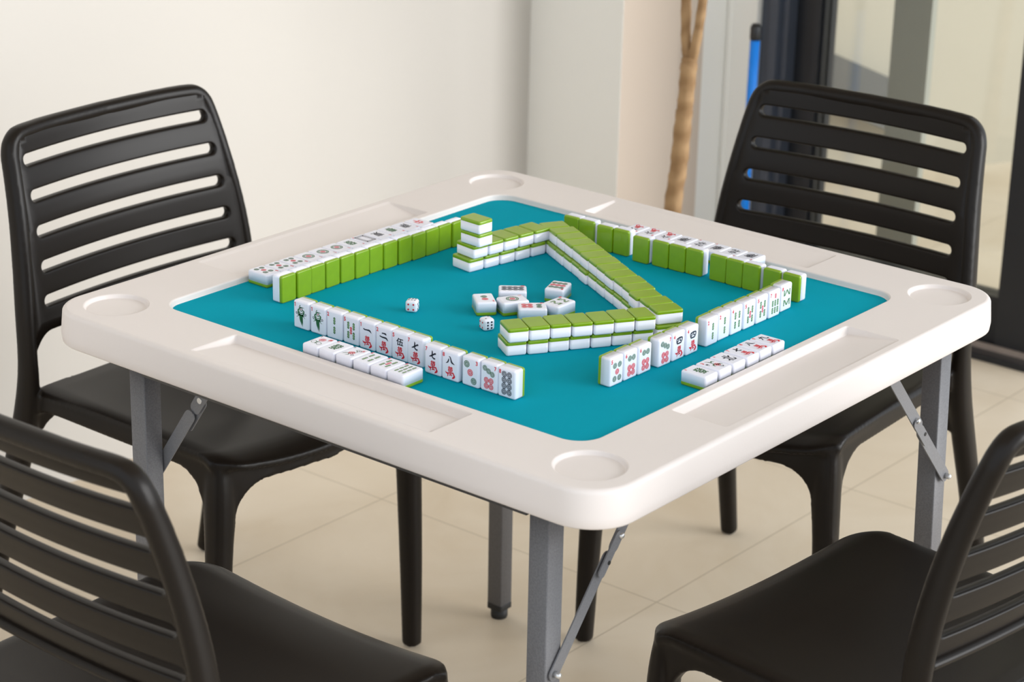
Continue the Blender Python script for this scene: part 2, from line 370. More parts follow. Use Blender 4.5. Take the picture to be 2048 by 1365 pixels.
# ------------------------------------------------------------------ chairs
def make_chair_meshes():
    mb = MB()
    stile_c = [(0.235,0.4856,0.004),(0.230,0.461,0.10),(0.2225,0.427,0.23),(0.2150,0.390,0.355),(0.2135,0.375,0.41),(0.2150,0.3645,0.465),(0.2170,0.3605,0.51),(0.2155,0.3625,0.57),
               (0.2095,0.3705,0.635),(0.2015,0.3835,0.70),(0.1945,0.3985,0.755),(0.1905,0.4085,0.785)]
    rad = [(0.014,0.014),(0.015,0.0155),(0.0160,0.0185),(0.0165,0.0210),(0.0160,0.0200),(0.0135,0.0175),(0.0115,0.0165),(0.0115,0.0170),(0.0115,0.0165),(0.0115,0.0155),(0.0115,0.0145),(0.0115,0.0140)]
    corner = [(0.1855,0.4125,0.800),(0.175,0.4155,0.8105),(0.159,0.4185,0.8145)]
    top = [(0.10,0.4260,0.8155),(0.0,0.4305,0.8155)]
    sp = spline([a+b_ for a, b_ in zip(stile_c, rad)], 4)
    cp = spline([stile_c[-1]+rad[-1]]+[c+(0.0115,0.0135) for c in corner]+[t+(0.0115,0.0125) for t in top], 5)
    half = [p for p in sp]+[p for p in cp[1:]]
    full = half+[np.array([-p[0], *p[1:]]) for p in half[:-1][::-1]]
    # single arch-shaped tube: sections turn with the path in the x-z plane; 'across' is along y
    P = [Vector(p[:3]) for p in full]; n = len(P); loops = []
    for i, p in enumerate(P):
        t = (P[min(i+1,n-1)]-P[max(i-1,0)]).normalized(); v = Vector((0,1,0)); v = (v-t*v.dot(t)).normalized(); u = v.cross(t)
        a, b_ = full[i][3], full[i][4]; l = []
        for k in range(20):
            c, s_ = math.cos(2*PI*k/20), math.sin(2*PI*k/20); e = 2/2.5
            l.append(p + u*a*math.copysign(abs(c)**e, c) + v*b_*math.copysign(abs(s_)**e, s_))
        loops.append(l)
    mb.loft(loops, 0, True, True, True)
    S = np.array([p[:3] for p in sp+cp[1:6]])
    def hw(z): return float(np.interp(z, S[:,2], S[:,0]))
    def ys(z): return float(np.interp(z, S[:,2], S[:,1]))
    BZ = np.array([p[4] for p in sp+cp[1:6]])
    def bz(z): return float(np.interp(z, S[:,2], BZ))
    def back_y(u, z):
        bow = 0.019*np.interp(z, (0.50, 0.60, 0.83), (0.6, 1.0, 1.0))
        y = ys(min(z, 0.80))+bow*(1-u*u)-bz(min(z, 0.80))+0.0066
        if z < 0.57: y -= 0.010*((0.57-z)/0.05)**2*(1-u*u)
        return y
    # slatted panel: clean front and rear skins with rounded slot walls (kept apart from the voxel-blended frame)
    slots = [(0.7790, 0.1755), (0.7299, 0.178), (0.6808, 0.181), (0.6317, 0.184), (0.5826, 0.187)]; sr = 0.0080
    pm = MB(); TH0, TH1 = -0.0066, 0.0075
    def SP(x, z, off):
        t = max(0.0, min(1.6, max((0.536-z)/0.018, (abs(x)-(hw(z)-0.013))/0.013, (z-0.802)/0.0135)))
        return (x, back_y(max(-1, min(1, x/hw(z))), z)+(off+0.0030*t*t if off < 0 else off), z)
    lo, r_ = 0.541, 0.030; out = []
    xe = hw(lo-r_)-0.0075
    for k in range(41): out.append((-(xe-r_)+2*(xe-r_)*k/40, lo))
    for k in range(1, 9): a = R(90-90*k/8); out.append((xe-r_+r_*math.cos(a), lo-r_+r_*math.sin(a)))
    side = [(float(p[0]), float(p[2])) for p in sp+cp[1:] if p[2] > lo-r_]
    out.append((hw(lo-r_), lo-r_)); out += side; out += [(-x, z) for x, z in side[:-1][::-1]]; out.append((-hw(lo-r_), lo-r_))
    out += [(-x, z) for x, z in out[41:49][::-1]]
    def capsule(zc, hl, e):
        r2 = sr+e; hx = hl-sr; l = []
        for k in range(40): l.append((-hx+2*hx*k/40, zc-r2))
        for k in range(12): a = R(-90+180*k/12); l.append((hx+r2*math.cos(a), zc+r2*math.sin(a)))
        for k in range(40): l.append((hx-2*hx*k/40, zc+r2))
        for k in range(12): a = R(90+180*k/12); l.append((-hx+r2*math.cos(a), zc+r2*math.sin(a)))
        return l
    extra = []
    for z in np.arange(0.556, 0.812, 0.0082):
        for x in np.arange(-0.2, 0.2001, 0.0125):
            if abs(x) < hw(z)-0.004 and z < 0.812 and all(math.hypot(max(0, abs(x)-(hl-sr)), z-zc) > sr+0.0075 for zc, hl in slots): extra.append((float(x), float(z)))
    for off, ee, flip in ((TH0, 0.0040, False), (TH1, 0.0034, True)):
        loops = [out]+[capsule(zc, hl, ee) for zc, hl in slots]
        tmp = MB(); cdt_fill(tmp, loops, 0.0, extra=extra)
        pm.add([SP(v[0], v[1], off) for v in tmp.v], [f if not flip else f[::-1] for f in tmp.f], 0, True)
    for zc, hl in slots:
        prof = [(0.0040, TH0), (0.0022, TH0+0.0003), (0.0010, TH0+0.0012), (0.0002, TH0+0.0030), (0.0, (TH0+TH1)/2), (0.0002, TH1-0.0026), (0.0009, TH1-0.0010), (0.0020, TH1-0.0002), (0.0034, TH1)]
        pm.loft([[Vector(SP(x, z, o_)) for x, z in capsule(zc, hl, e_)] for e_, o_ in prof], 0, True)
    pm.loft([[Vector(SP(x, z, o_)) for x, z in out] for o_ in (TH0, TH1)], 0, True)
    # bead along the lower lip of the back panel
    lip = []
    for k in range(41):
        u = -0.93+1.86*k/40; lip.append((u*hw(0.545), back_y(u, 0.545)+0.006, 0.545))
    tube(pm, lip, [(0.0088, 0.0066)]*41, 16, ref=(0,1,0))
    # raised rims round the slots on the rear face
    # seat pan
    ny, nxs = 44, 44; V = []; F = []
    def seat_pt(a, c, lower):
        # a across -1..1, c along 0 (front)..1 (rear)
        w_ = 0.2105-0.006*c
        y = -0.024+0.384*c
        fr = 0.016*(1-a*a)                              # bowed front edge
        y -= fr*(1-c)**3
        # rounded plan corners at the front
        t = max(0, (abs(a)-0.80)/0.20); y += 0.022*t*t*max(0, 1-c*6)
        x = a*w_
        z = 0.4555 - 0.013*(1-a**2)**1.0*math.sin(PI*min(1, 0.12+c*0.95)) - 0.020*(1-a*a)*max(0, 1-c/0.30)**2 - 0.010*max(0, 1-c/0.10)**2
        z -= 0.004*max(0, (abs(a)-0.9)/0.1)**2
        return (x, y, z - (0.011 if lower else 0))
    for lo in (0, 1):
        for j in range(ny+1):
            for i in range(nxs+1): V.append(seat_pt(-1+2*i/nxs, j/ny, lo))
    n1 = (ny+1)*(nxs+1); q = lambda i, j, lo: lo*n1+j*(nxs+1)+i
    for j in range(ny):
        for i in range(nxs):
            F.append((q(i,j,0),q(i+1,j,0),q(i+1,j+1,0),q(i,j+1,0))); F.append((q(i,j,1),q(i,j+1,1),q(i+1,j+1,1),q(i+1,j,1)))
    for i in range(nxs): F.append((q(i+1,0,0),q(i,0,0),q(i,0,1),q(i+1,0,1))); F.append((q(i,ny,0),q(i+1,ny,0),q(i+1,ny,1),q(i,ny,1)))
    for j in range(ny): F.append((q(0,j,0),q(0,j+1,0),q(0,j+1,1),q(0,j,1))); F.append((q(nxs,j+1,0),q(nxs,j,0),q(nxs,j,1),q(nxs,j+1,1)))
    mb.add(V, F, 0, True)
    # side aprons with arched fillets into the legs
    def arc(cx, cz, r_, a0, a1, n_=8): return [(cx+r_*math.cos(R(a0+(a1-a0)*k/n_)), cz+r_*math.sin(R(a0+(a1-a0)*k/n_))) for k in range(n_+1)]
    prof = [(-0.007,0.445),(-0.016,0.30),(0.017,0.30)]+arc(0.070,0.371,0.050,180,95,8)+[(0.20,0.4215),(0.31,0.4235)]+arc(0.334,0.388,0.034,90,0,8)+[(0.374,0.34),(0.400,0.34),(0.388,0.40),(0.372,0.452),(0.350,0.4480)]
    for sgn in (-1, 1):
        loops = []
        for off in (-0.0085, 0.0085):
            loops.append([Vector((sgn*(0.1985+0.004*min(1, max(0, y/0.37)))+off, y, z)) for y, z in prof])
        if sgn < 0: pass
        mb.loft(loops, 0, True, True, True)
    # front apron
    prof = [(-0.197,0.434),(-0.215,0.30),(-0.180,0.30)]+arc(-0.125,0.350,0.050,180,92,8)+[(-0.06,0.3965),(0,0.392),(0.06,0.3965)]+arc(0.125,0.350,0.050,88,0,8)+[(0.180,0.30),(0.215,0.30),(0.197,0.434),(0.10,0.424),(0,0.420),(-0.10,0.424)]
    loops = []
    for off in (-0.009, 0.008):
        loops.append([Vector((x, -0.004+off-0.020*(1-(x/0.21)**2)*max(0, min(1, (z-0.33)/0.07)), z)) for x, z in prof])
    mb.loft(loops, 0, True, True, True)
    # rear crossbar
    prof = [(-0.203,0.441),(-0.214,0.34),(-0.192,0.34)]+arc(-0.155,0.372,0.040,180,92,8)+arc(0.155,0.372,0.040,88,0,8)+[(0.192,0.34),(0.214,0.34),(0.203,0.441)]
    mb.loft([[Vector((x, yy+max(0.0, 0.425-z)*0.45, z)) for x, z in prof] for yy in (0.344, 0.357)], 0, True, True, True)
    # front legs
    for sgn in (-1, 1):
        pts = spline([(sgn*0.1915,0.001,0.430,0.0160,0.0160),(sgn*0.1930,-0.001,0.38,0.0190,0.0190),(sgn*0.1975,-0.001,0.28,0.0180,0.0180),(sgn*0.2030,-0.001,0.14,0.0163,0.0163),(sgn*0.2076,0.000,0.004,0.0142,0.0142)], 4)
        tube(mb, [p[:3] for p in pts], [(p[3], p[4]) for p in pts], 20, expo=2.6)
    me = mb.mesh('chair_raw', [M['chair']])
    ROT = Matrix.Rotation(R(23.7), 4, 'X') @ Matrix.Rotation(R(17.3), 4, 'Y') @ Matrix.Rotation(R(31.1), 4, 'Z'); me.transform(ROT)   # keeps the voxel grid off the edges
    bm = bmesh.new(); bm.from_mesh(me); bmesh.ops.remove_doubles(bm, verts=bm.verts, dist=1e-6); bmesh.ops.recalc_face_normals(bm, faces=bm.faces); bm.to_mesh(me); bm.free()
    o = bpy.data.objects.new('chair_raw', me); COL.objects.link(o)
    md = o.modifiers.new('r', 'REMESH'); md.mode = 'VOXEL'; md.voxel_size = 0.0024; md.use_smooth_shade = True
    md = o.modifiers.new('s', 'SMOOTH'); md.factor = 0.5; md.iterations = 16
    dg = bpy.context.evaluated_depsgraph_get(); dg.update()
    full = bpy.data.meshes.new_from_object(o.evaluated_get(dg)); bpy.data.objects.remove(o)
    full.transform(ROT.inverted()); full.update()
    n = len(full.vertices); co = np.empty(n*3, np.float32); full.vertices.foreach_get('co', co); co = co.reshape(-1, 3)
    no = np.empty(n*3, np.float32); full.vertex_normals.foreach_get('vector', no); no = no.reshape(-1, 3)
    nf = len(full.polygons); lt = np.empty(nf, np.int32); full.polygons.foreach_get('loop_total', lt)
    ls = np.empty(nf, np.int32); full.polygons.foreach_get('loop_start', ls); lv = np.empty(len(full.loops), np.int32); full.loops.foreach_get('vertex_index', lv)
    fc = np.array([co[lv[s:s+t]].mean(0) for s, t in zip(ls, lt)])
    x, y, z = fc.T
    part = np.full(nf, 0)
    part[(z > 0.476)] = 1
    part[(z < 0.345) & (y < 0.15) & (x < 0)] = 2; part[(z < 0.345) & (y < 0.15) & (x > 0)] = 3
    part[(z < 0.345) & (y > 0.25) & (x < 0)] = 4; part[(z < 0.345) & (y > 0.25) & (x > 0)] = 5
    pme = pm.mesh('panel', [M['chair']]); bm = bmesh.new(); bm.from_mesh(pme); bmesh.ops.remove_doubles(bm, verts=bm.verts, dist=2e-6); bmesh.ops.recalc_face_normals(bm, faces=bm.faces); bm.to_mesh(pme); bm.free(); pme.update()
    PV = [tuple(v.co) for v in pme.vertices]; PN = [tuple(v.vector) for v in pme.vertex_normals]; PF = [list(p.vertices) for p in pme.polygons]
    out = []
    for k, nm in enumerate(['seat', 'backrest', 'leg', 'leg', 'leg', 'leg']):
        sel = np.where(part == k)[0]; used = {}; vs = []; ns = []; fs = []
        for f in sel:
            g = []
            for vi in lv[ls[f]:ls[f]+lt[f]]:
                if vi not in used: used[vi] = len(vs); vs.append(co[vi]); ns.append(no[vi])
                g.append(used[vi])
            fs.append(g)
        if k == 1:      # the slatted panel belongs to the backrest
            o_ = len(vs); vs += list(PV); ns += list(PN); fs += [[i_+o_ for i_ in f] for f in PF]
        m2 = bpy.data.meshes.new('chair_'+nm); m2.from_pydata([tuple(map(float, v)) for v in vs], [], fs); m2.materials.append(M['chair'])
        m2.polygons.foreach_set('use_smooth', [True]*len(fs)); m2.update()
        m2.normals_split_custom_set_from_vertices([tuple(map(float, v)) for v in ns])
        out.append((nm, m2))
    return out
CH = make_chair_meshes()
GROUP = 'four matching dark slatted chairs round the game table'
for loc, rz, lab in (
    ((-0.0005, 0.3866, 0), 0.2, 'dark slatted plastic chair at the back left, backrest against the plain cream wall'),
    ((0.4078, -0.0098, 0), -86.8, 'dark slatted plastic chair at the back right, backrest in front of the glass door'),
    ((-0.4410, -0.0267, 0), 89.4, 'dark slatted plastic chair in the front left corner, back turned to the viewer'),
    ((-0.0037, -0.3818, 0), 173.9, 'dark slatted plastic chair in the front right corner, backrest cut by the picture edge')):
    t = empty('slatted_chair', loc, R(rz)); tag(t, lab, 'chair', GROUP)
    for nm, me in CH: link(nm, me, t)

# ------------------------------------------------------------------ mahjong tiles
W, Ht, T = 0.0262, 0.0362, 0.018
def tile_meshes():
    a = MB(); bevel_box(a, W/2-0.0001, Ht/2-0.0001, 0.0044, T, 0.0030, 0, 0.0026, n=5)
    b_ = MB(); bevel_box(b_, W/2, Ht/2, 0, 0.0046, 0.0030, 0.0020, 0.0003, n=5)
    return a.mesh('tile_body', [M['tile']]), b_.mesh('tile_back', [M['green']])
BODY, BACK = tile_meshes()
# --- glyph drawing, units millimetres, u right, v up, origin at the middle of the face
_gc = {}
def glyph(ch, bold=0.0):
    k = (ch, bold)
    if k not in _gc:
        cu = bpy.data.curves.new('g', 'FONT'); cu.body = ch; cu.size = 1.0; cu.offset = bold; cu.resolution_u = 3; cu.fill_mode = 'FRONT'
        o = bpy.data.objects.new('g', cu); COL.objects.link(o)
        dg = bpy.context.evaluated_depsgraph_get(); dg.update()
        me = bpy.data.meshes.new_from_object(o.evaluated_get(dg))
        v = np.array([tuple(p.co)[:2] for p in me.vertices]) if len(me.vertices) else np.zeros((0, 2)); f = [list(p.vertices) for p in me.polygons]
        bpy.data.objects.remove(o); bpy.data.curves.remove(cu)
        if len(v):
            mn, mx = v.min(0), v.max(0); v = (v-(mn+mx)/2); ext = mx-mn
        else: ext = np.array([1, 1])
        _gc[k] = (v, f, ext)
    return _gc[k]
RED, GRN, BLK, LIM = 0, 1, 2, 3
ZF = T+0.00012
class Art(MB):
    def __init__(s): super().__init__(); s.layer = 0
    def P(s, u, v): return (u/1000, v/1000, ZF+s.layer*0.00004)
    def text(s, ch, u, v, w_, h_, mi, bold=0.02, shear=0.0):
        V, F, ext = glyph(ch, bold)
        if not len(V): return
        sx, sy = w_/ext[0], h_/ext[1]
        s.add([s.P(u+(x+shear*y)*sx, v+y*sy) for x, y in V], F, mi)
    def ring(s, u, v, r0, r1, mi, n=20, ry=1.0):
        if r0 <= 0:
            s.add([s.P(u+r1*math.cos(2*PI*k/n), v+ry*r1*math.sin(2*PI*k/n)) for k in range(n)], [list(range(n))], mi); return
        V = []
        for r_ in (r0, r1): V += [s.P(u+r_*math.cos(2*PI*k/n), v+ry*r_*math.sin(2*PI*k/n)) for k in range(n)]
        s.add(V, [(k, n+k, n+(k+1) % n, (k+1) % n)[::-1] for k in range(n)], mi)
    def ribbon(s, pts, widths, mi):
        """brush stroke through (u, v) points with changing width"""
        if not isinstance(widths, (list, tuple)): widths = [widths]*len(pts)
        Q = spline([tuple(p)+(w_,) for p, w_ in zip(pts, widths)], 5) if len(pts) > 1 else []
        V = []
        for i, q in enumerate(Q):
            a, b_ = Q[max(0, i-1)], Q[min(len(Q)-1, i+1)]; d = np.array([b_[0]-a[0], b_[1]-a[1]]); d = d/(np.hypot(*d)+1e-9); n = np.array([-d[1], d[0]])*max(q[2], 0.05)/2
            V += [s.P(q[0]+n[0], q[1]+n[1]), s.P(q[0]-n[0], q[1]-n[1])]
        s.add(V, [(2*i, 2*i+1, 2*i+3, 2*i+2) for i in range(len(Q)-1)], mi)
    def line(s, a, b_, w_, mi): s.ribbon([a, ((a[0]+b_[0])/2, (a[1]+b_[1])/2), b_], w_, mi)
    def bam(s, u, v, mi, h_=9.6, w_=3.1, ang=0.0):
        """bamboo stick: three notched lobes in outline"""
        c, si = math.cos(ang), math.sin(ang); n = 48; outer = []; inner = []
        for k in range(n):
            t = 2*PI*k/n; y = math.sin(t)*h_/2; side = math.copysign(1, math.cos(t)) if abs(math.cos(t)) > 1e-6 else 0
            prof = (1-abs(math.sin(t))**6)**0.5*(1+0.20*math.cos(6*PI*y/h_))
            x = side*prof*w_/2
            outer.append((x, y)); q_ = 0.45 if mi == GRN else 0.22; inner.append((x*q_, y*0.80))
        tr = lambda p: s.P(u+p[0]*c-p[1]*si, v+p[0]*si+p[1]*c)
        V = [tr(p) for p in outer]+[tr(p) for p in inner]
        s.add(V, [(k, (k+1) % n, n+(k+1) % n, n+k) for k in range(n)], mi)
        if mi == GRN: s.add([tr(p) for p in inner], [list(range(n))], LIM)
        elif mi == RED: pass
    def dot(s, u, v, mi, r_=3.1):
        s.ring(u, v, r_*0.76, r_, mi); s.ring(u, v, r_*0.34, r_*0.62, mi); s.ring(u, v, 0, r_*0.18, mi, 10)
    def num(s, ch, side=-1, mi=RED):
        if ch == '1':
            u = side*9.6; s.add([s.P(u+x, 12.9+y) for x, y in ((-0.25,-2.6),(0.75,-2.6),(0.75,2.6),(0.0,2.6),(-1.1,1.7),(-1.1,0.9),(-0.25,1.3))], [(0,1,2,6),(2,3,4,5,6)], mi); return
        s.text(ch, side*9.6, 12.9, 3.0 if ch not in '1' else 2.2, 5.2, mi, 0.035)
def wan(a):
    """brush-written character for ten thousand"""
    for pts, ws in (([(-1.6,-0.2),(-1.3,-1.8),(-1.3,-3.4)],[1.3,1.3,0.9]), ([(1.6,-0.4),(1.5,-1.8),(1.2,-3.2)],[1.3,1.3,0.8]), ([(-3.6,-2.3),(0,-1.9),(3.9,-1.4)],[0.8,1.2,1.2]),
        ([(-2.5,-3.6),(-2.5,-5.4),(-2.2,-7.2)],[1.1,1.2,0.9]), ([(-2.5,-3.8),(0.2,-3.6),(2.9,-3.2),(2.9,-5.0),(2.4,-7.0)],[0.9,1.1,1.5,1.4,0.9]), ([(-2.2,-5.3),(0.2,-5.2),(2.6,-4.9)],0.9), ([(-2.2,-7.0),(0.2,-6.9),(2.4,-6.7)],0.9),
        ([(0.2,-3.4),(0.2,-7.0),(0.0,-11.4)],[1.1,1.3,0.9]), ([(-7.2,-7.6),(-5.2,-9.4),(-2.0,-8.8),(1.5,-8.4),(4.6,-7.8),(5.6,-9.6),(6.6,-11.8),(4.6,-13.6),(3.0,-14.8)],[0.5,1.8,1.4,1.3,1.8,1.9,2.5,2.2,0.5]),
        ([(-3.2,-8.6),(-3.2,-11.0),(-3.8,-13.6)],[1.3,1.5,0.6]), ([(-1.6,-11.6),(0.4,-10.8),(2.2,-10.4),(2.8,-12.0)],[0.8,1.3,1.5,0.5])):
        a.ribbon([(u+0.4, v+0.2) for u, v in pts], ws, RED)
def art(code):
    a = Art(); k, n = code[0], code[1:]
    if k == 'p':
        n = int(n); side = 1 if n in (3, 7) else -1
        a.num(str(n), side)
        if n == 1:
            a.ring(0, -0.5, 7.0, 8.2, GRN, 36); a.ring(0, -0.5, 5.0, 6.0, GRN, 30)
            for q in range(12): an = 2*PI*q/12; a.line((6.0*math.cos(an), -0.5+6.0*math.sin(an)), (7.1*math.cos(an), -0.5+7.1*math.sin(an)), 0.8, LIM)
            for q in range(8): an = 2*PI*q/8; a.ring(2.7*math.cos(an), -0.5+2.7*math.sin(an), 0.55, 1.15, RED, 10)
            a.ring(0, -0.5, 0, 1.1, RED, 12)
        elif n == 2: a.dot(0, 4.6, RED, 4.2); a.dot(0, -4.6, GRN, 4.2)
        elif n == 3: a.dot(-5.4, 9.2, GRN, 4.2); a.dot(0, -0.4, RED, 4.2); a.dot(5.4, -10.0, GRN, 4.2)
        elif n == 5:
            for u in (-4.6, 4.6):
                for v in (-9.2, 7.2): a.dot(u+0.6, v, GRN, 3.6)
            a.dot(0.6, -1.0, RED, 3.6)
        elif n == 6:
            for u in (-3.4, 3.4):
                a.dot(u*1.1+0.9, 8.4, GRN, 3.6)
                for v in (-3.0, -10.2): a.dot(u*1.1+0.5, v, RED, 3.7)
        elif n == 7:
            for q in range(3): a.dot(-6.0+5.6*q, 10.6-2.8*q, GRN, 3.4)
            for u in (-3.2, 3.2):
                for v in (-3.6, -10.8): a.dot(u*1.1, v, RED, 3.6)
        elif n == 8:
            for u in (-3.4, 3.4):
                for v in (10.8, 3.7, -3.5, -10.7): a.dot(u*1.12+0.4, v, BLK, 3.7)
        elif n == 9:
            for q, mi in zip((8.2, 0, -8.2), (GRN, RED, GRN)):
                for u in (-6.8, 0, 6.8): a.dot(u+0.4, q, mi, 3.5)
    elif k == 's':
        n = int(n)
        if n != 1: a.num(str(n))
        if n == 2: a.bam(0.6, 6.0, GRN); a.bam(0.6, -6.0, GRN)
        elif n in (4, 5):
            for u in (-3.9, 5.0):
                for v in (6.0, -6.0): a.bam(u, v, GRN)
            if n == 5: a.bam(0.5, 0, RED)
        elif n == 7:
            a.bam(0.5, 10.6, RED, 6.4)
            for u in (-5.2, 0.5, 6.2):
                for v in (1.2, -8.4): a.bam(u, v, GRN, 8.4)
        elif n == 8:
            for v0, sg in ((6.6, 1), (-6.6, -1)):
                for sx in (-1, 1):
                    a.bam(sx*6.4+0.5, v0, GRN, 8.6, 2.2); a.bam(sx*2.6+0.5, v0-sg*0.0, GRN, 9.2, 2.2, sx*sg*R(36))
        elif n == 9:
            for v in (8.6, 0, -8.6):
                for u in (-5.6, 0.4, 6.4): a.bam(u, v, GRN, 7.4, 2.7)
        elif n == 1:
            a.num('1')
            g = GRN
            a.ring(0.6, 8.0, 1.6, 2.5, g, 20, 1.15); a.ring(0.6, 8.0, 0.5, 1.0, RED, 12)                      # head and eye
            a.ribbon([(-3.6, 10.2), (-1.4, 10.0), (1.5, 10.6), (5.4, 10.6)], [0.9, 1.4, 0.9, 0.4], g)         # beak and crest
            a.ribbon([(-1.0, 10.4), (-2.2, 12.4), (-0.6, 12.8)], 0.8, g)
            a.ribbon([(-1.8, 8.6), (-4.4, 6.4), (-4.0, 2.6), (-2.2, -0.8)], [1.2, 2.0, 2.2, 1.6], g)           # body sides
            a.ribbon([(2.6, 7.0), (5.0, 6.0), (4.4, 2.4), (2.6, -0.8)], [1.0, 1.8, 1.8, 1.5], g)
            a.ribbon([(-3.4, 4.0), (-0.4, 2.6), (3.6, 3.8)], 0.9, g); a.ribbon([(-3.0, 1.6), (0.2, 0.6), (3.4, 1.4)], 1.6, g)
            a.ribbon([(-2.4, 6.0), (-2.2, 3.2), (-1.0, 2.8)], 1.0, LIM); a.ribbon([(3.4, 5.4), (2.6, 3.4), (1.6, 3.0)], 1.0, LIM)
            for dx, ex, ey in ((-2.2, -0.8, -9.0), (-1.1, 0.8, -12.0), (0.2, 1.8, -13.6), (1.4, 3.0, -14.0), (2.4, 3.4, -11.0)):
                a.ribbon([(dx, 0.8), ((dx+ex)/2-0.3, ey/2), (ex, ey)], [1.3, 1.1, 0.3], g)                      # tail
            for sx in (-1, 1):
                a.ribbon([(sx*2.6, 1.6), (sx*4.4, -0.2), (sx*6.4, 0.8)], 0.7, g); a.ring(sx*7.4+0.3, 2.2, 0.8, 1.5, BLK, 14)
                a.ribbon([(sx*3.0, 0.2), (sx*5.2, -1.8), (sx*7.4, -2.6)], [0.9, 0.7, 0.4], g)
    elif k == 'w':
        n = int(n); a.num(str(n))
        wan(a)
        if n == 1: a.ribbon([(-5.2, 8.6), (-3.8, 7.4), (1.5, 7.6), (4.6, 7.4), (7.4, 4.8)], [1.6, 1.5, 1.9, 2.3, 0.7], BLK)
        elif n == 2:
            a.ribbon([(-2.6, 9.4), (-0.2, 9.8), (3.6, 9.4), (4.2, 8.0)], [1.2, 1.6, 2.2, 0.8], BLK)
            a.ribbon([(-6.0, 5.4), (-2.0, 4.6), (3.0, 4.6), (5.0, 4.0), (7.4, 1.6)], [1.4, 1.8, 2.1, 2.2, 0.7], BLK)
        elif n == 4:
            for q in (((-5.0, 9.0), (-4.4, 5.4), (-3.0, 2.6)), ((-5.0, 9.2), (1.0, 10.2), (6.4, 9.6)), ((6.4, 9.6), (5.8, 6.0), (3.4, 2.6)), ((-3.4, 3.2), (0.5, 3.2), (4.4, 3.4)), ((-1.6, 9.4), (-2.0, 6.8), (-3.2, 5.0)), ((1.8, 9.6), (1.8, 6.8), (4.0, 5.6))):
                a.ribbon(q, [1.5, 1.9, 1.5], BLK)
        elif n == 5: a.text('伍', 0.6, 6.0, 11.0, 9.6, BLK, 0.025, 0.05)
        elif n == 6:
            for q in (((-1.0, 12.0), (0.4, 11.0), (0.8, 10.0)), ((-6.0, 7.0), (0, 7.8), (6.4, 8.4)), ((-1.4, 6.2), (-3.0, 4.0), (-5.4, 2.2)), ((1.6, 6.0), (3.4, 4.4), (5.8, 2.4))):
                a.ribbon(q, [1.0, 2.0, 1.2], BLK)
        elif n == 7:
            a.ribbon([(-5.2, 4.4), (-2.6, 5.4), (1.5, 8.0), (4.4, 9.6), (4.4, 8.2)], [0.7, 1.9, 1.9, 2.0, 0.7], BLK)
            a.ribbon([(-1.0, 12.4), (-0.4, 10.6), (-0.6, 7.0), (-0.2, 4.4), (2.2, 3.0), (4.2, 3.2)], [0.8, 1.9, 1.8, 1.8, 2.0, 1.8], BLK)
        elif n == 8:
            a.ribbon([(-1.6, 9.4), (-2.2, 7.0), (-3.4, 4.6), (-6.0, 3.0)], [0.8, 1.7, 1.6, 0.5], BLK)
            a.ribbon([(-1.8, 11.6), (0.2, 11.4), (1.4, 8.6), (3.0, 5.2), (7.2, 3.4)], [0.6, 1.5, 1.8, 2.5, 0.5], BLK)
        elif n == 9:
            a.ribbon([(-1.0, 12.4), (-1.4, 8.6), (-3.0, 5.0), (-6.0, 2.2)], [1.2, 1.9, 1.6, 0.6], BLK)
            a.ribbon([(-5.0, 8.6), (-1.0, 9.2), (2.4, 9.6), (2.2, 6.0), (3.4, 2.8), (6.4, 2.6), (6.8, 4.4)], [1.0, 1.6, 1.8, 1.7, 1.8, 1.8, 0.6], BLK)
    elif k == 'z':
        ch, ix, mi = {'E': ('東', 'E', BLK), 'S': ('南', 'S', BLK), 'N': ('北', 'N', BLK), 'C': ('中', 'C', RED), 'F': ('發', 'F', GRN), 'V': ('春', '1', GRN)}.get(n, ('', 'P', BLK))
        a.text(ix, -9.2, 13.0, 2.2, 3.6, RED, 0.03)
        if ch: a.text(ch, 0.5, -1.0, 13.5 if n != 'C' else 11, 17.5 if n != 'C' else 19, mi, 0.02, 0.06)
        else:
            for hx, hy, w_ in ((8.4, 12.6, 1.0), (5.6, 9.8, 1.0)):
                for q in (((-hx,-hy),(hx,-hy)),((hx,-hy),(hx,hy)),((hx,hy),(-hx,hy)),((-hx,hy),(-hx,-hy))): a.line(*q, w_, BLK)
            for sx in (-1, 1):
                for sy in (-1, 1): a.line((sx*8.2, sy*12.4), (sx*5.4, sy*9.2), 1.4, BLK)
    elif k == 'f':
        if n == '1':      # red bloom with outlined leaves
            a.text('1', -9.2, 12.8, 1.4, 3.8, BLK, 0.03); a.text('梅', 8.0, 9.6, 4.6, 7.5, RED, 0.02)
            for r_ in (4.4, 2.9, 1.5): a.ring(-0.6, 5.0, r_-0.7, r_, RED, 18)
            a.ribbon([(-0.6, 0.8), (-1.6, -3.5), (-0.4, -9.5)], [0.8, 1.6, 0.8], GRN)
            a.ribbon([(-1.6, -4.0), (-6.4, -1.0), (-8.8, -5.6), (-5.0, -8.8), (-1.6, -5.6)], 0.6, GRN)
            a.ribbon([(-1.0, -5.0), (3.0, -3.0), (7.2, -6.0), (5.2, -10.4), (-0.4, -7.0)], 0.6, GRN)
        elif n == '2':
            a.text('3', -9.2, 12.8, 2.0, 3.8, BLK, 0.03); a.text('竹', 8.2, 9.0, 4.6, 6.5, RED, 0.02)
            for q in range(5): an = 2*PI*q/5+0.4; a.ring(0.0+2.6*math.cos(an), -3.0+2.6*math.sin(an), 0.9, 1.9, RED, 12)
            a.ribbon([(1.8, -0.6), (3.4, 3.6), (-0.5, 6.2), (0.6, 10.0)], [0.7, 1.1, 0.9, 0.6], GRN); a.ring(4.4, 7.2, 1.3, 2.1, BLK, 14)
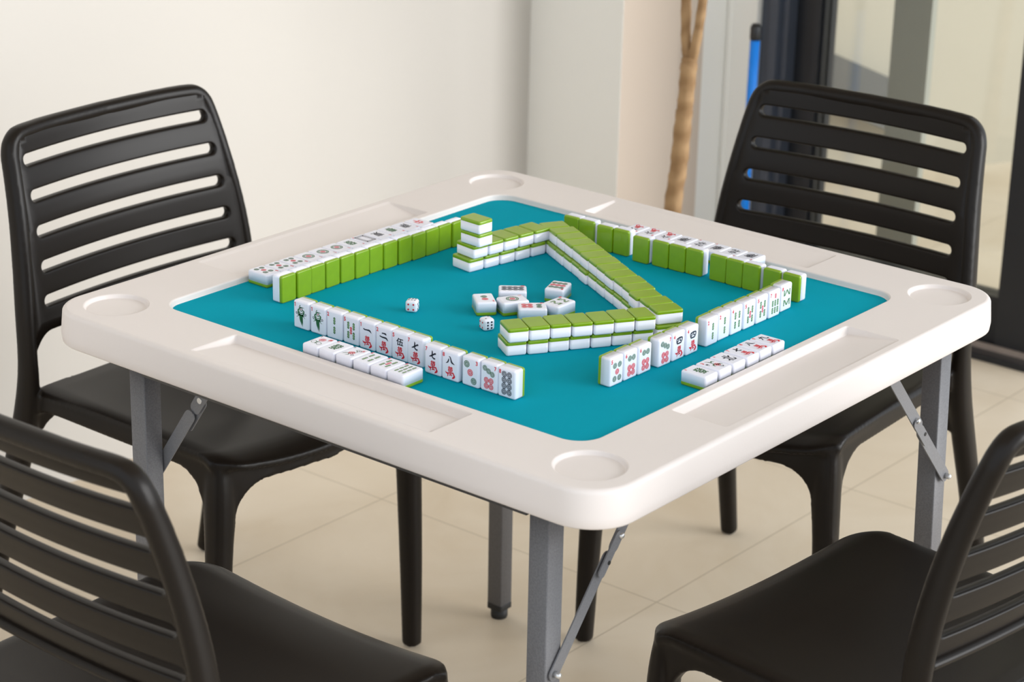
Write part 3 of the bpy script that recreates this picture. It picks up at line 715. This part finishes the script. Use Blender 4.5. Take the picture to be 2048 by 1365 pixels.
            a.ribbon([(-2.2, -4.2), (-6.4, -6.8), (-8.4, -10.6)], [0.7, 1.4, 0.4], GRN); a.ribbon([(-1.2, -6.0), (0.2, -9.4), (-3.2, -11.6)], [0.7, 1.5, 0.4], GRN)
            a.ring(5.4, -8.2, 1.4, 2.1, BLK, 14)
        else:
            a.text('3', -8.6, 10.4, 3.2, 5.0, RED, 0.03); a.text('菊', -7.4, 3.6, 4.4, 5.4, BLK, 0.02)
            a.ribbon([(-2.5, 12.0), (0.4, 8.0), (0.6, 3.0), (1.8, -3.6), (4.6, -12.6)], [0.5, 1.3, 1.0, 1.0, 0.4], GRN)
            for q in (((0.6, 4.0), (4.4, 7.0), (7.0, 4.2)), ((0.8, 0.6), (-3.4, -2.0), (-4.6, -6.4)), ((2.2, -4.0), (6.4, -4.0), (8.6, -7.0))): a.ribbon(q, [0.5, 2.0, 0.4], GRN)
            for q in range(5): an = 2*PI*q/5; a.ring(2.4+2.4*math.cos(an), -3.4+2.4*math.sin(an), 0.8, 1.9, RED, 12)
            a.ribbon([(0.0, -8.0), (2.2, -12.0), (5.2, -9.4)], 0.9, BLK)
    return a.mesh('tile_engraving', [M['i_red'], M['i_green'], M['i_black'], M['i_lime']])
_art = {}
def tile(code, mtx, label, group):
    """code None: the face cannot be seen"""
    t = bpy.data.objects.new('mahjong_tile', None); COL.objects.link(t); t.empty_display_size = 0.01
    t.matrix_world = mtx; tag(t, label, 'mahjong tile', group)
    link('tile_body', BODY, t); link('tile_back', BACK, t)
    if code:
        if code not in _art: _art[code] = art(code)
        link('tile_engraving', _art[code], t)
    return t
def frame(o, X, Y, Z):
    m = Matrix.Identity(4)
    for i, v in enumerate((X, Y, Z)): 
        for j in range(3): m[j][i] = v[j]
    m.translation = Vector(o); return m
FZ = FELT+0.0004
def lying_up(cx, cy, ang_up, layer=0):
    """face up; ang_up: compass angle (deg) of the tile's reading-up direction"""
    a = R(ang_up); Y = Vector((math.cos(a), math.sin(a), 0)); X = Vector((Y.y, -Y.x, 0)); return frame((cx, cy, FZ+layer*(T+0.0001)), X, Y, Vector((0,0,1)))
def lying_down(cx, cy, ang_long, layer=0):
    a = R(ang_long); Y = Vector((math.cos(a), math.sin(a), 0)); Z = Vector((0,0,-1)); X = Y.cross(Z); return frame((cx, cy, FZ+layer*(T+0.0001)+T), X, Y, Z)
def standing(cx, cy, ang_face):
    """cx, cy: middle of the engraved face; ang_face: direction it looks"""
    a = R(ang_face); Z = Vector((math.cos(a), math.sin(a), 0)); Y = Vector((0,0,1)); X = Y.cross(Z)
    return frame((cx-Z.x*T, cy-Z.y*T, FZ+Ht/2), X, Y, Z)

CN = {'s1': 'one bamboo bird', 's2': 'two bamboo', 's4': 'four bamboo', 's5': 'five bamboo', 's7': 'seven bamboo', 's8': 'eight bamboo', 's9': 'nine bamboo',
      'w1': 'one character', 'w2': 'two character', 'w4': 'four character', 'w5': 'five character', 'w6': 'six character', 'w7': 'seven character', 'w8': 'eight character', 'w9': 'nine character',
      'p1': 'one large circle', 'p2': 'two circles', 'p3': 'three circles', 'p5': 'five circles', 'p6': 'six circles', 'p7': 'seven circles', 'p8': 'eight dark circles', 'p9': 'nine circles',
      'zE': 'black east wind', 'zS': 'black south wind', 'zN': 'black north wind', 'zC': 'red centre dragon', 'zF': 'green dragon', 'zV': 'green season character', 'zP': 'empty black frame',
      'f1': 'red bloom', 'f2': 'curling flower', 'f3': 'red numeral flower'}
NTH = ['first', 'second', 'third', 'fourth', 'fifth', 'sixth', 'seventh', 'eighth', 'ninth', 'tenth', 'eleventh', 'twelfth', 'thirteenth', 'fourteenth']
def jit(a=1.0): return random.uniform(-a, a)
# row A: standing hand on the near left side, faces to the viewer
gA = 'standing hand facing the viewer, near left side of the mat'
for i, (c, y, x) in enumerate(zip(['s1','s1','s2','s5','w1','w2','w5','w7','w7','w8','p3','p7','p8'],
        [.1690,.1412,.1147,.0876,.0610,.0344,.0078,-.0172,-.0516,-.0786,-.1084,-.1352,-.1616],
        [-.2660,-.2655,-.2645,-.2640,-.2642,-.2640,-.2650,-.2655,-.2735,-.2738,-.2725,-.2712,-.2715])):
    tile(c, standing(x, y-W/2, 180+jit(.6)), 'upright tile with %s, %s from left in near left hand' % (CN[c], NTH[i]), gA)
# row B: flat tiles in front of row A
gB = 'six face-up tiles lying against the near left rim'
for i, (c, y) in enumerate(zip(['f1','zF','f2','s4','s5','s9'], [.0893,.0626,.0353,.0076,-.0196,-.0462])):
    tile(c, lying_up(-.3334+Ht/2, y-W/2, jit(.4)), 'face-up tile with %s, %s from left by near left rim' % (CN[c], NTH[i]), gB)
# row C: standing hand at the back left, green backs to the viewer
gC = 'standing hand with green backs showing, back left side of the mat'
for i, (x, y) in enumerate(zip([-.2162,-.1892,-.1632,-.1358,-.1085,-.0818,-.0545,-.0283,-.0005,.0258,.0521,.0784,.1046],
        [.2375,.2362,.2368,.2370,.2360,.2346,.2352,.2332,.2322,.2305,.2298,.2302,.2275])):
    tile('w1' if i == 0 else 's2', standing(x+W/2, y+T, 90+jit(.8)), 'upright green-backed tile, %s from left in the back left hand' % NTH[i], gC)
# row D: flat tiles behind row C
gD = 'twelve face-up tiles lying behind the back left hand'
for i, c in enumerate(['p5','p5','p5','p1','p1','p1','zF','zP','zE','zV','zS','zC']):
    x = -.1865+i*.02665; y = .3115-i*.0007+jit(.0006)
    tile(c, lying_up(x+W/2, y, (90 if c == 'zP' else -90)+jit(.6)), 'face-up tile with %s, %s from left behind back left hand' % (CN[c], NTH[i]), gD)
# row E: standing hand at the back right, green backs to the viewer
gE = 'standing hand with green backs showing, back right side of the mat'
for i, (y, x) in enumerate(zip([.1415,.1152,.0817,.0554,.0163,-.0142,-.0405,-.0668,-.1052,-.1316,-.1580,-.1888,-.2180],
        [.2380,.2375,.2345,.2368,.2285,.2315,.2330,.2345,.2350,.2345,.2338,.2352,.2365])):
    tile('s2', standing(x+T, y-W/2, 0+jit(.6)), 'upright green-backed tile, %s from left in the back right hand' % NTH[i], gE)
# row F: flat tiles behind row E
gF = 'eight face-up tiles lying behind the back right hand'
for i, (c, up) in enumerate(zip(['w6','w6','w6','zS','zN','zS','zN','zS'], [180,180,180,180,0,0,180,180])):
    y = .0790-i*.02665; x = .3050+i*.0008+jit(.0006)
    tile(c, lying_up(x, y-W/2, up+jit(.6)), 'face-up tile with %s, %s from left behind back right hand' % (CN[c], NTH[i]), gF)
# row G: standing hand on the near right side
gG = 'standing hand facing the viewer, near right side of the mat'
for i, (c, x, y) in enumerate(zip(['p5','p6','p6','p7','w4','w4','s2','s2','s4','s5','s5','s7','s8'],
        [-.1668,-.1394,-.1126,-.0770,-.0497,-.0222,.0195,.0468,.0741,.1015,.1292,.1568,.1880],
        [-.2437,-.2440,-.2450,-.2483,-.2488,-.2495,-.2500,-.2488,-.2490,-.2498,-.2500,-.2508,-.2480])):
    tile(c, standing(x+W/2, y, -90+jit(.6)), 'upright tile with %s, %s from left in near right hand' % (CN[c], NTH[i]), gG)
# row H: flat tiles in front of row G
gH = 'six face-up tiles lying against the near right rim'
for i, (c, x) in enumerate(zip(['zF','f3','zN','w7','w8','w9'], [-.1008,-.0722,-.0436,-.0146,.0134,.0410])):
    tile(c, lying_up(x+W/2, -.3335+Ht/2+abs(jit(.0008)), 90+jit(.5)), 'face-up tile with %s, %s from left by near right rim' % (CN[c], NTH[i]), gH)
# walls of face-down tiles: long wall (W2), short back wall with a tower (W1), short front wall (W3)
def U(a): return Vector((math.cos(R(a)), math.sin(R(a))))
# short back wall: front-left corners; rows run towards +x, long side points away
gW = 'two-layer wall of face-down green-backed tiles in the middle of the mat'
def corner_tile(c, ang_row, ang_long, layer, label):
    """c: the corner where the row starts; the tile extends along the row (width) and along the long direction"""
    p = Vector(c)+U(ang_row)*W/2+U(ang_long)*Ht/2
    tile('s2' if False else None, lying_down(p.x, p.y, ang_long, layer), label, gW)
A1 = -9.5
for i, c in enumerate([(.0390,.1432),(.0660,.1386),(.0931,.1338),(.1200,.1290),(.1470,.1238)]):
    corner_tile(c, A1, A1+90, 0, 'face-down tile, %s from tower end, bottom layer of short back wall' % NTH[i])
A2 = -8.8
for i, c in enumerate([(.0440,.1400),(.0712,.1358),(.0982,.1316),(.1254,.1274),(.1525,.1228)]):
    corner_tile(c, A2, A2+90, 1, 'face-down tile, %s from tower end, top layer of short back wall' % NTH[i])
corner_tile((.0440,.1312), -5, 85, 2, 'face-down tile third from the bottom of the four-tile tower')
corner_tile((.0430,.1306), -4, 86, 3, 'face-down tile on the very top of the four-tile tower')
# long wall: starts at the far corner, runs towards the viewer's right
AR = -119.2; AL = -29.6
top_c = [(.1866,.1422),(.1753,.1142),(.1623,.0903),(.1480,.0667),(.1343,.0417),(.1197,.0182),(.1054,-.0079),(.0920,-.0300),(.0783,-.0525),(.0662,-.0763),(.0520,-.0999),(.0352,-.1229),(.0243,-.1474),(.0114,-.1706)]
s0 = Vector((.1858,.1440)); row = U(AR); lng = U(AL)
for i, c in enumerate(top_c):
    d = Vector(c)-s0; off = d.dot(lng)-0.002; off = max(-.0035, min(.0035, off))
    st = s0+row*(i*.02715)+lng*off
    corner_tile(st, AR, AL, 1, 'face-down tile, %s from far end, top layer of the long wall' % NTH[i])
s1 = Vector((.1838,.1400))
for i in range(14):
    st = s1+row*(i*.02710)+lng*jit(.0012)
    corner_tile(st, AR, AL, 0, 'face-down tile, %s from far end, bottom layer of the long wall' % NTH[i])
# short front wall
A3 = -32.6
s2 = Vector((-.1700,-.0945)); r3 = U(A3); l3 = U(A3+90)
for i in range(7):
    st = s2+r3*(i*.02715)+l3*([0,.0008,.0012,0,-.0006,.0004,0][i]); corner_tile(st, A3, A3+90, 1, 'face-down tile, %s from near end, top layer of short front wall' % NTH[i])
s3 = Vector((-.1690,-.0908))
for i in range(7):
    st = s3+r3*(i*.02715)+l3*([0,-.0012,0,.0008,0,.0006,0][i]); corner_tile(st, A3, A3+90, 0, 'face-down tile, %s from near end, bottom layer of short front wall' % NTH[i])
# loose discards in the middle
gX = 'loose discarded tiles in the middle'
for c, x, y, a, lab in (
    ('p2', -.0622, .0330, -130.3, 'face-up discard with two circles, leftmost of the loose tiles'),
    ('p8', -.0095, .0300, -50, 'face-up discard with eight dark circles'),
    ('p1', -.0404, .0046, -28.6, 'face-up discard with one large circle among the loose tiles'),
    ('p6', -.0440, -.0300, -47, 'face-up discard with six circles, nearest the short front wall'),
    ('s8', -.0085, -.0450, -2, 'face-up discard with zigzag eight bamboo'),
    ('p9', .0395, -.0055, -160, 'face-up discard with nine circles, farthest right of the loose tiles')):
    tile(c, lying_up(x, y, a), lab, gX)

# ------------------------------------------------------------------ dice
def pips(n):
    q = 0.0033
    return {1: [(0,0)], 2: [(-q,q),(q,-q)], 3: [(-q,q),(0,0),(q,-q)], 4: [(-q,q),(q,q),(-q,-q),(q,-q)], 5: [(-q,q),(q,q),(-q,-q),(q,-q),(0,0)],
            6: [(-q*.8,q*1.15),(q*.8,q*1.15),(-q*.8,0),(q*.8,0),(-q*.8,-q*1.15),(q*.8,-q*1.15)]}[n]
def die(x, y, ang, faces, label):
    s = 0.0078; t = empty('die', (x, y, FZ), R(ang)); tag(t, label, 'die', 'pair of white dice on the mat')
    mb = MB(); bm = bmesh.new(); bmesh.ops.create_cube(bm, size=2*s); bmesh.ops.bevel(bm, geom=bm.edges[:]+bm.verts[:], offset=0.0040, segments=5, profile=0.5, affect='EDGES')
    bmesh.ops.translate(bm, verts=bm.verts, vec=(0,0,s)); me = bpy.data.meshes.new('die_body'); bm.to_mesh(me); bm.free(); me.materials.append(M['tile'])
    me.polygons.foreach_set('use_smooth', [True]*len(me.polygons)); link('die_body', me, t)
    a = MB()
    for (nx, ny, nz), n in faces:
        N = Vector((nx, ny, nz)); Uv = Vector((0,0,1)) if nz == 0 else Vector((0,1,0)); Vv = N.cross(Uv); mi = 0 if n in (1, 4) else 1
        r_ = 0.0022 if n == 1 else 0.00125
        for pu, pv in pips(n):
            c = Vector((0,0,s))+N*(s+0.00008)+Uv*pv+Vv*pu
            a.add([c+Uv*r_*math.sin(2*PI*k/14)+Vv*r_*math.cos(2*PI*k/14) for k in range(14)], [list(range(14))], mi)
    a.build('pips', [M['i_red'], M['i_black']], t)
die(-.1232, .1000, -153, [((1,0,0), 4), ((0,1,0), 5), ((0,0,1), 6), ((-1,0,0), 3), ((0,-1,0), 5)], 'white die at the far left of the mat, red four towards the viewer')
die(-.1110, -.0120, 158, [((1,0,0), 4), ((0,1,0), 6), ((0,0,1), 2), ((-1,0,0), 3), ((0,-1,0), 1)], 'white die beside the short front wall, black six towards the viewer')

# ------------------------------------------------------------------ plant and broom
pl = empty('potted_tree', (1.36, 0.735, 0)); tag(pl, 'bare brown branching tree trunk standing behind the table by the beige wall', 'plant')
mb = MB(); prof = [(0.085, 0.0), (0.100, 0.02), (0.118, 0.20), (0.126, 0.21), (0.126, 0.235), (0.114, 0.235), (0.112, 0.20)]
mb.loft([[Vector((r_*math.cos(2*PI*k/40), r_*math.sin(2*PI*k/40), z)) for k in range(40)] for r_, z in prof], 0, True, True, False); mb.build('plant_pot', M['terracotta'], pl)
mb = MB(); mb.loft([[Vector((r_*math.cos(2*PI*k/40), r_*math.sin(2*PI*k/40), z)) for k in range(40)] for r_, z in ((0.113, 0.195), (0.113, 0.205), (0.05, 0.212))], 0, True, True, True); mb.build('soil', M['soil'], pl)
def trunk(pts, rr, name='trunk', parent=pl):
    P = spline([p+(r_,) for p, r_ in zip(pts, rr)], 9); mb = MB(); loops = []
    for i, q in enumerate(P):
        r_ = q[3]*(1+0.05*math.sin(i*1.3)+0.03*math.sin(i*2.9)); loops.append([Vector((q[0]+r_*math.cos(2*PI*k/18)*(1+0.04*math.sin(k*2.1+i*.3)), q[1]+r_*math.sin(2*PI*k/18), q[2])) for k in range(18)])
    mb.loft(loops, 0, True, True, True); return mb.build(name, M['bark'], parent)
ox, oy = 1.36, 0.735
trunk([(0.0, 0.0, 0.20), (-0.004, -0.003, 0.377), (0.0, -0.009, 0.46), (0.0, -0.014, 0.548), (0.0, -0.018, 0.60), (0, -0.021, 0.662), (0, -0.022, 0.682)], [0.023, 0.0175, 0.0172, 0.0165, 0.0155, 0.0160, 0.0135])
trunk([(0, -0.022, 0.667), (0.0, -0.012, 0.705), (0.0, -0.007, 0.79), (0.0, 0.006, 0.95), (0.0, 0.03, 1.15)], [0.0110, 0.0095, 0.0100, 0.009, 0.007], 'branch')
trunk([(0, -0.022, 0.662), (0, -0.034, 0.705), (0, -0.045, 0.79), (0.0, -0.055, 0.95), (0.0, -0.08, 1.15)], [0.0115, 0.0095, 0.0090, 0.008, 0.006], 'branch')
def leafy(cx, cy, cz, n, sp, name='leaves'):
    mb = MB(); rnd = random.Random(int(cz*1000))
    for _ in range(n):
        o = Vector((cx+rnd.gauss(0, sp), cy+rnd.gauss(0, sp), cz+rnd.gauss(0, sp*0.8))); d = Vector((rnd.gauss(0,1), rnd.gauss(0,1), rnd.gauss(0,.5))).normalized()
        s_ = d.cross(Vector((0,0,1))).normalized()*0.022; l = 0.11; dz = Vector((0,0,-0.02))
        mb.add([o, o+d*l*.4+s_, o+d*l+dz, o+d*l*.4-s_], [(0,1,2,3)], 0, True)
    mb.build(name, M['leaf'], pl)
leafy(0.0, 0.03, 1.20, 60, 0.09); leafy(0.0, -0.09, 1.22, 60, 0.09)
for q, r_ in (((0.0, 0.012, 0.812), 0.010), ((0.0, -0.062, 0.80), 0.008)):
    mb = MB(); o = Vector(q)
    for k in range(4): d = Vector((0.3*math.cos(k*1.7), math.cos(k*2.2+1), 0.9)).normalized(); s_ = d.cross(Vector((1,0,0))).normalized()*r_*0.3; mb.add([o, o+d*r_+s_, o+d*r_*2, o+d*r_-s_], [(0,1,2,3)], 0, True)
    mb.build('bud', M['leaf'], pl)
br = empty('broom', (1.80, 0.858, 0)); tag(br, 'bright blue broom handle with black tip standing by the dark door frame', 'broom')
mb = MB(); tube(mb, [(0,-0.004,0.10), (0,-0.004,0.4), (0,-0.006,0.625)], [0.0105]*3, 16); mb.build('handle', M['blue'], br)
mb = MB(); tube(mb, [(0,-0.006,0.618), (0,-0.006,0.622), (0,-0.006,0.645), (0,-0.006,0.652)], [0.0110, 0.0118, 0.0118, 0.008], 16); mb.build('tip', M['black'], br)
mb = MB(); mb.box(-0.02, 0.02, -0.14, 0.006, 0.05, 0.10); mb.box(-0.017, 0.017, -0.135, 0.004, 0.0, 0.05); mb.build('brush_head', M['black'], br)
